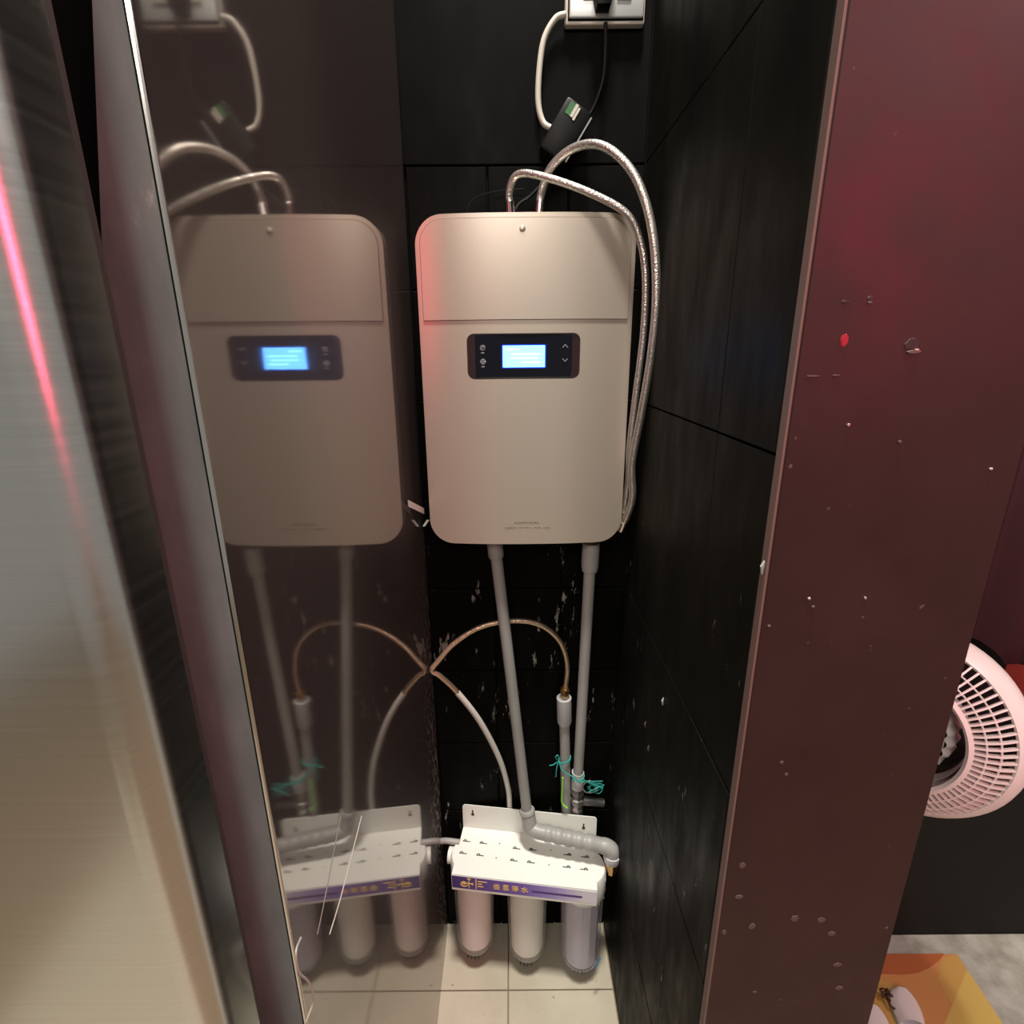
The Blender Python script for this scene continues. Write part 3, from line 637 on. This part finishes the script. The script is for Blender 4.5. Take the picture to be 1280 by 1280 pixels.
# ------------------------------------------------------------------ socket, conduit, adapter
s0, s1 = P(705, 36, Y=YB - 0.012), P(804, 36, Y=YB - 0.012)
so = root('wall_socket', ((s0.x + s1.x) / 2, YB - 0.007, s0.z), 'cream double wall socket box with grey plate on the black back wall', 'socket')
wd = s1.x - s0.x; hh = wd * 0.72
finish('back_box', box(nb(), -wd/2, wd/2, -0.016, 0, 0, hh, 0.004), M['cream'], so)
fp = finish('face_plate', box(nb(), -wd/2 + .007, wd/2 - .004, -0.022, -0.016, .007, hh - .006, 0.003), M['plate_grey'], so)
for x in (-0.026, 0.030): finish('socket_module', box(nb(), x - .012, x + .012, -0.0245, -0.022, .03, .085, 0.001), M['cream'], so)
finish('dark_seam', box(nb(), -wd/2 + .005, wd/2 - .003, -0.0165, -0.0155, .005, hh - .005), M['dark_grout'], so)
pc = P(756, 20, Y=YB - 0.065)
pl = root('power_plug', (pc.x, YB - 0.031, s0.z + 0.012), 'black plug in the wall socket with a cord down to the black adapter', 'plug')
finish('plug_body', prism(nb(), [(-.011, 0), (.011, 0), (.018, .03), (.018, .065), (-.018, .065), (-.018, .03)], -0.025, 0.0, 0.003, 2), M['black_plastic'], pl)
base = Vector(pl.location)
cpts = [P(757, 28, Y=YB - 0.045), P(757, 60, Y=YB - .04), P(754, 100, Y=YB - .035), P(742, 135, Y=YB - .03), P(728, 155, Y=YB - .03)]
finish('cord', tube(nb(), [p - base for p in spline(cpts, 8)], 0.0034, 8), M['black_plastic'], pl)
ac = P(706, 168, Y=YB - 0.035)
ad = root('power_adapter', ac - Vector((0, 0, 0.05)), 'black power adapter hanging tilted above the gold unit with a white sticker', 'adapter')
def tilted(bm): bmesh.ops.rotate(bm, cent=(0, 0, 0.05), verts=bm.verts, matrix=Matrix.Rotation(R(33), 3, 'Y')); return bm
finish('adapter_body', tilted(box(nb(), -.026, .026, -.02, .022, .005, .095, .006)), M['black_plastic'], ad)
finish('edge_strip', tilted(box(nb(), .0255, .0278, -.0215, -.017, .01, .088)), M['grey_line'], ad)
bm = tilted(box(nb(), -.016, .004, -.0206, -.0195, .070, .090)); finish('green_label', bm, M['green'], ad, False)
bm = nb(); box(bm, -.006, -.001, -.0214, -.0204, .070, .091); box(bm, .000, .004, -.0214, -.0204, .068, .088); finish('white_sticker', tilted(bm), M['cream'], ad, False)
tails = [ac + Vector((-.01, -.0, -.035)), P(690, 215, Y=1.08), P(665, 243, Y=1.07), P(648, 256, Y=1.06), P(641, 270, Y=1.05)]
finish('lower_cord', tube(nb(), [p - Vector(ad.location) for p in spline(tails, 8)], 0.003, 8), M['black_plastic'], ad)
cdt = [P(707, 18, Y=YB - .022), P(694, 24, Y=YB - .022), P(680, 50, Y=YB - .022), P(674, 90, Y=YB - .022), P(673, 130, Y=YB - .022), P(679, 153, Y=YB - .024), P(690, 161, Y=YB - .03)]
tagm('conduit', tube(nb(), spline(cdt, 8), 0.0052, 12), M['cream'], 'beige cable curving from the left of the wall socket down to the black adapter', 'cable')
bm = nb(); tube(bm, spline([P(584, 275, Y=1.06), P(584, 262, Y=1.06), P(590, 251, Y=1.075), P(604, 243, Y=1.085), P(630, 238, Y=1.095), P(655, 236, Y=1.095)], 8), 0.0014, 6)
tagm('thin_wire', bm, M['black_plastic'], 'thin black wire curling up behind the top edge of the gold unit', 'wire')
# tape scraps on the panel's rear edge
bm = nb()
a, b = P(510, 629, X=XP + .006), P(530, 639, Y=1.03); sheet(bm, [a + Vector((0, 0, .006)), b + Vector((0, 0, .006)), b - Vector((0, 0, .006)), a - Vector((0, 0, .006))], 0.001, (0, 1, 0))
a, b = P(535, 650, Y=1.06), P(530, 658, Y=1.06); sheet(bm, [a + Vector((.003, 0, 0)), a - Vector((.003, 0, 0)), b - Vector((.003, 0, 0)), b + Vector((.002, 0, 0))], 0.001, (0, 1, 0))
a = P(516, 615, Y=1.07); b = P(514, 623, Y=1.07); sheet(bm, [a - Vector((.001, 0, 0)), b - Vector((.003, 0, 0)), b + Vector((.003, 0, 0))], 0.001, (0, 1, 0))
tagm('tape_scrap', bm, M['hose_white'], 'torn scrap of white tape between the steel panel and the gold unit', 'tape', False)
# thin wires in front of the steel panel
bm = nb(); tube(bm, spline([P(452, 1020, X=XP + .012), P(438, 1075, X=XP + .010), P(425, 1125, X=XP + .008), P(412, 1168, X=XP + .006)], 8), 0.0006, 6)
tagm('thin_wire', bm, M['wire'], 'pale thin wire dangling in front of the mirrored filter on the steel panel', 'wire')
bm = nb(); tube(bm, spline([P(376, 1172, X=XP + .008), P(370, 1190, X=XP + .010), P(374, 1215, X=XP + .01), P(386, 1228, X=XP + .012), P(392, 1250, X=XP + .01), P(382, 1278, X=XP + .006)], 8), 0.0009, 6)
tagm('thin_wire', bm, M['wire'], 'pale thin wire curling at the lower front corner of the steel panel', 'wire')

# ------------------------------------------------------------------ fan behind the pillar
FC = P(1135, 893, Y=0.86)
nrm = Vector((math.cos(R(217.4)) * math.cos(R(8.9)), math.sin(R(217.4)) * math.cos(R(8.9)), math.sin(R(8.9))))
fan = root('wall_fan', (FC.x, FC.y, FC.z - 0.19), 'pinkish white round fan with radial slats, half hidden behind the maroon board', 'fan')
FM = Matrix.Translation((0, 0, 0.19)) @ nrm.to_track_quat('Z', 'Y').to_matrix().to_4x4()
def ff(name, bm, mt, parent=fan, label=None, sm=True): bmesh.ops.transform(bm, matrix=FM, verts=bm.verts); return finish(name, bm, mt, parent, sm, 40, label)
RO = 0.177
bm = nb(); lathe(bm, [(.04, -.10), (.10, -.095), (.145, -.07), (.170, -.035), (RO, 0.0), (.1755, .018), (.170, .034), (.162, .043), (.158, .040), (.163, .030), (.168, .012), (.165, -.01), (.158, -.04), (.135, -.066), (.10, -.085), (.04, -.09)], n=72); sh = ff('shell', bm, M['fan'])
bm = nb(); lathe(bm, [(.0, -.052), (.150, -.048), (.150, -.054), (.0, -.058)], n=48); ff('duct_shade', bm, M['fan_dark'])  # added dark disc, shade inside the white shell put into colour
bm = nb(); lathe(bm, [(.103, .088), (.108, .093), (.114, .088), (.112, .076), (.106, .06), (.100, .03), (.098, .03), (.101, .06)], n=64); ff('inner_ring', bm, M['fan'])
for rr, zz in ((.128, .079), (.144, .065)):
    bm = nb(); tube(bm, [(rr * math.cos(2*math.pi*k/64), rr * math.sin(2*math.pi*k/64), zz) for k in range(65)], 0.0016, 6); ff('grille_ring', bm, M['fan'])
NS = 80; bm = nb()
path = [(0.108, .090, 0), (.128, .082, .0), (.146, .066, .0), (.161, .042, .0)]
for j in range(3):
    (r0, z0_, a0), (r1, z1_, a1) = path[j], path[j+1]
    q = []
    for (r_0, zz, aa) in ((r0, z0_, a0), (r1, z1_, a1)):
        for dw in (-.0016, .0016):
            for dz_ in (0, -.012): q.append(bm.verts.new((r_0 * math.cos(aa) - dw * math.sin(aa), r_0 * math.sin(aa) + dw * math.cos(aa), zz + dz_)))
    for f in ((0, 1, 5, 4), (2, 6, 7, 3), (0, 4, 6, 2), (1, 3, 7, 5)): bm.faces.new([q[i] for i in f])
sl = finish('grille_slat', bm, M['fan'], fan, False); sl.matrix_local = FM.copy()
for k in range(1, NS):
    o = bpy.data.objects.new('grille_slat', sl.data); C.objects.link(o); o.parent = fan
    o.matrix_local = FM @ Matrix.Rotation(2 * math.pi * k / NS, 4, 'Z')
bm = nb(); lathe(bm, [(0, .100), (.025, .097), (.046, .088), (.057, .076), (.060, .066)], n=48); bmesh.ops.scale(bm, vec=(1.18, 1.18, 1), verts=bm.verts); hb = ff('hub_cap', bm, M['fan'])
bm = nb(); lathe(bm, [(.071, .068), (.078, .056), (.078, .01), (.06, -.03), (0, -.03)], n=96, rib=lambda a: 1 + (.05 if math.cos(a * 24) > 0 else 0)); ff('hub_side', bm, M['fan'])
for k in range(5):
    bm = nb(); a0 = 2 * math.pi * k / 5; vs = []
    for i in range(6):
        r_0 = .062 + i * .0078
        for j in range(5):
            a = a0 + (j / 4) * 0.9 + i * .06; vs.append(bm.verts.new((r_0 * math.cos(a), r_0 * math.sin(a), -.03 + .022 * (j / 4))))
    for i in range(5):
        for j in range(4): bm.faces.new((vs[i*5+j], vs[i*5+j+1], vs[i*5+j+6], vs[i*5+j+5]))
    bmesh.ops.solidify(bm, geom=bm.faces[:], thickness=.0015); ff('fan_blade', bm, M['fan_dark'])
wl = Vector((-0.02, YR - FC.y, 0.17))
bm = nb(); back = FM @ Vector((0, 0, -.09)); tube(bm, spline([back, back + Vector((.05, .03, -.01)), Vector((back.x + .06, YR - FC.y - .03, .16)), Vector((back.x + .06, YR - FC.y + .001, .16))], 6), 0.018, 14); finish('wall_arm', bm, M['fan'], fan)

# curtain and red cloth in the room on the right
bm = nb(); g = []
for i in range(81):
    x = 0.96 + i * 0.012; row = []
    for j in range(6):
        t = j / 5; row.append(bm.verts.new((x, 1.02 + 0.022 * math.sin(i * 0.55 + t * 0.8) + 0.006 * math.sin(i * 1.7), 0.90 + 0.04 * math.sin(i * .4) * (1 - t) + t * 1.6)))
    g.append(row)
for i in range(80):
    for j in range(5): bm.faces.new((g[i][j], g[i+1][j], g[i+1][j+1], g[i][j+1]))
bmesh.ops.solidify(bm, geom=bm.faces[:], thickness=0.002)
tagm('curtain', bm, M['curtain'], 'dark maroon curtain hanging in folds behind the fan at the right edge', 'curtain')
a = P(1262, 832, Y=0.965); bm = nb(); g = []
for i in range(16):
    row = []
    for j in range(6): row.append(bm.verts.new((a.x + i * .012, .965 + .008 * math.sin(i * .9 + j * .5), a.z - .11 + j * .022 + .006 * math.sin(i))))
    g.append(row)
for i in range(15):
    for j in range(5): bm.faces.new((g[i][j], g[i+1][j], g[i+1][j+1], g[i][j+1]))
bmesh.ops.solidify(bm, geom=bm.faces[:], thickness=0.003)
tagm('cloth', bm, M['red_cloth'], 'small red cloth just behind the upper right rim of the fan', 'cloth')

# ------------------------------------------------------------------ printed mat and slippers
def fp_(px, py): p = P(px, py, z=0.0); return (p.x, p.y)
tl, tr, br_, = fp_(1098, 1192), fp_(1196, 1194), fp_(1262, 1295)
mt_ = root('floor_mat', (tl[0] + .12, tl[1] - .15, 0), 'orange and yellow floor mat with printed circle, right of the maroon board', 'mat')
ox, oy = mt_.location.x, mt_.location.y
x_l = XO + 0.03
outl = [(x_l, tl[1]), tr, br_, (br_[0] + .02, br_[1] - .1), (x_l, br_[1] - .1)]
finish('mat_sheet', prism(nb(), [(x - ox, y - oy) for x, y in outl[::-1]], 0.0, 0.004, axis='Z'), M['orange'], mt_, False)
yl = [fp_(1207, 1217), (tr[0] + (br_[0] - tr[0]) * .22, tr[1] + (br_[1] - tr[1]) * .22), br_, (br_[0] + .02, br_[1] - .1), fp_(1168, 1310)]
finish('yellow_print', prism(nb(), [(x - ox, y - oy) for x, y in yl], 0.0041, 0.0044, axis='Z'), M['yellow'], mt_, False)
oc = [tr, (tr[0] + (br_[0] - tr[0]) * .22, tr[1] + (br_[1] - tr[1]) * .22), fp_(1207, 1217), fp_(1190, 1258), fp_(1172, 1225), fp_(1178, 1200)]
finish('ochre_print', prism(nb(), [(x - ox, y - oy) for x, y in oc], 0.0040, 0.0042, axis='Z'), M['ochre'], mt_, False)
arc = [fp_(1180, 1193.5), fp_(1174, 1202), fp_(1160, 1212), fp_(1145, 1218), fp_(1128, 1220), fp_(1110, 1219), (x_l + .01, fp_(1100, 1217)[1]), (x_l + .002, tl[1] - .002)]
finish('circle_print', prism(nb(), [(x - ox, y - oy) for x, y in arc], 0.0040, 0.0045, axis='Z'), M['orange_dark'], mt_, False)
lo = [(x_l + .002, fp_(1098, 1226)[1]), fp_(1110, 1228), fp_(1122, 1245), fp_(1130, 1280), fp_(1128, 1320), (x_l + .002, br_[1] - .09)]
finish('corner_print', prism(nb(), [(x - ox, y - oy) for x, y in lo], 0.0040, 0.0043, axis='Z'), M['ochre'], mt_, False)
def slipper(tip, tail, label, bow):
    a, b = Vector((*tip, 0)), Vector((*tail, 0)); d = (b - a); ln = d.length; ang = math.atan2(d.y, d.x)
    rt = root('slipper', (a.x, a.y, 0.0045), label, 'slipper', ang)
    pts = []
    for k in range(21):
        t = k / 20; pts.append((ln * t, -0.036 * math.sin(math.pi * min(t * 1.0, 1) ** .55) ** .8 * (1 if t < .9 else 1)))
    pts += [(x, -y * .55) for x, y in pts[::-1][1:-1]]
    finish('sole', prism(nb(), pts, 0.0, 0.012, axis='Z'), M['blue_white'], rt)
    bm = nb(); rows = []
    for k in range(11):
        t = .02 + .50 * k / 10; wd_ = .036 * math.sin(math.pi * t ** .55) ** .8; row = []
        for j in range(9):
            u = -1 + 2 * j / 8; row.append(bm.verts.new((ln * t, u * wd_ * (.78 if u > 0 else 1.0), .012 + (.008 + .035 * t) * math.sqrt(max(0, 1 - u * u)))))
        rows.append(row)
    for i in range(10):
        for j in range(8): bm.faces.new((rows[i][j], rows[i+1][j], rows[i+1][j+1], rows[i][j+1]))
    finish('upper', bm, M['fan'], rt)
    if bow:
        bm = nb(); rnd = random.Random(2); c_ = Vector((.035, -.045, .02))
        for k in range(5):
            a_ = 2 * math.pi * k / 5; tube(bm, spline([c_, c_ + Vector((.008 * math.cos(a_), .008 * math.sin(a_), .008)), c_ + Vector((.013 * math.cos(a_ + .4), .013 * math.sin(a_ + .4), 0)), c_], 5), .0022, 6)
        tube(bm, spline([c_, c_ + Vector((.02, .004, -.004)), Vector((.06, -.03, .015))], 5), .0028, 6)
        finish('bow', bm, M['brown_trim'], rt)
    return rt
slipper(fp_(1126, 1241), fp_(1158, 1345), 'white pointed slipper with dark brown bow, the right one on the mat', True)
slipper(fp_(1091, 1263), fp_(1108, 1370), 'white pointed slipper, the left one peeking out from behind the maroon board', False)
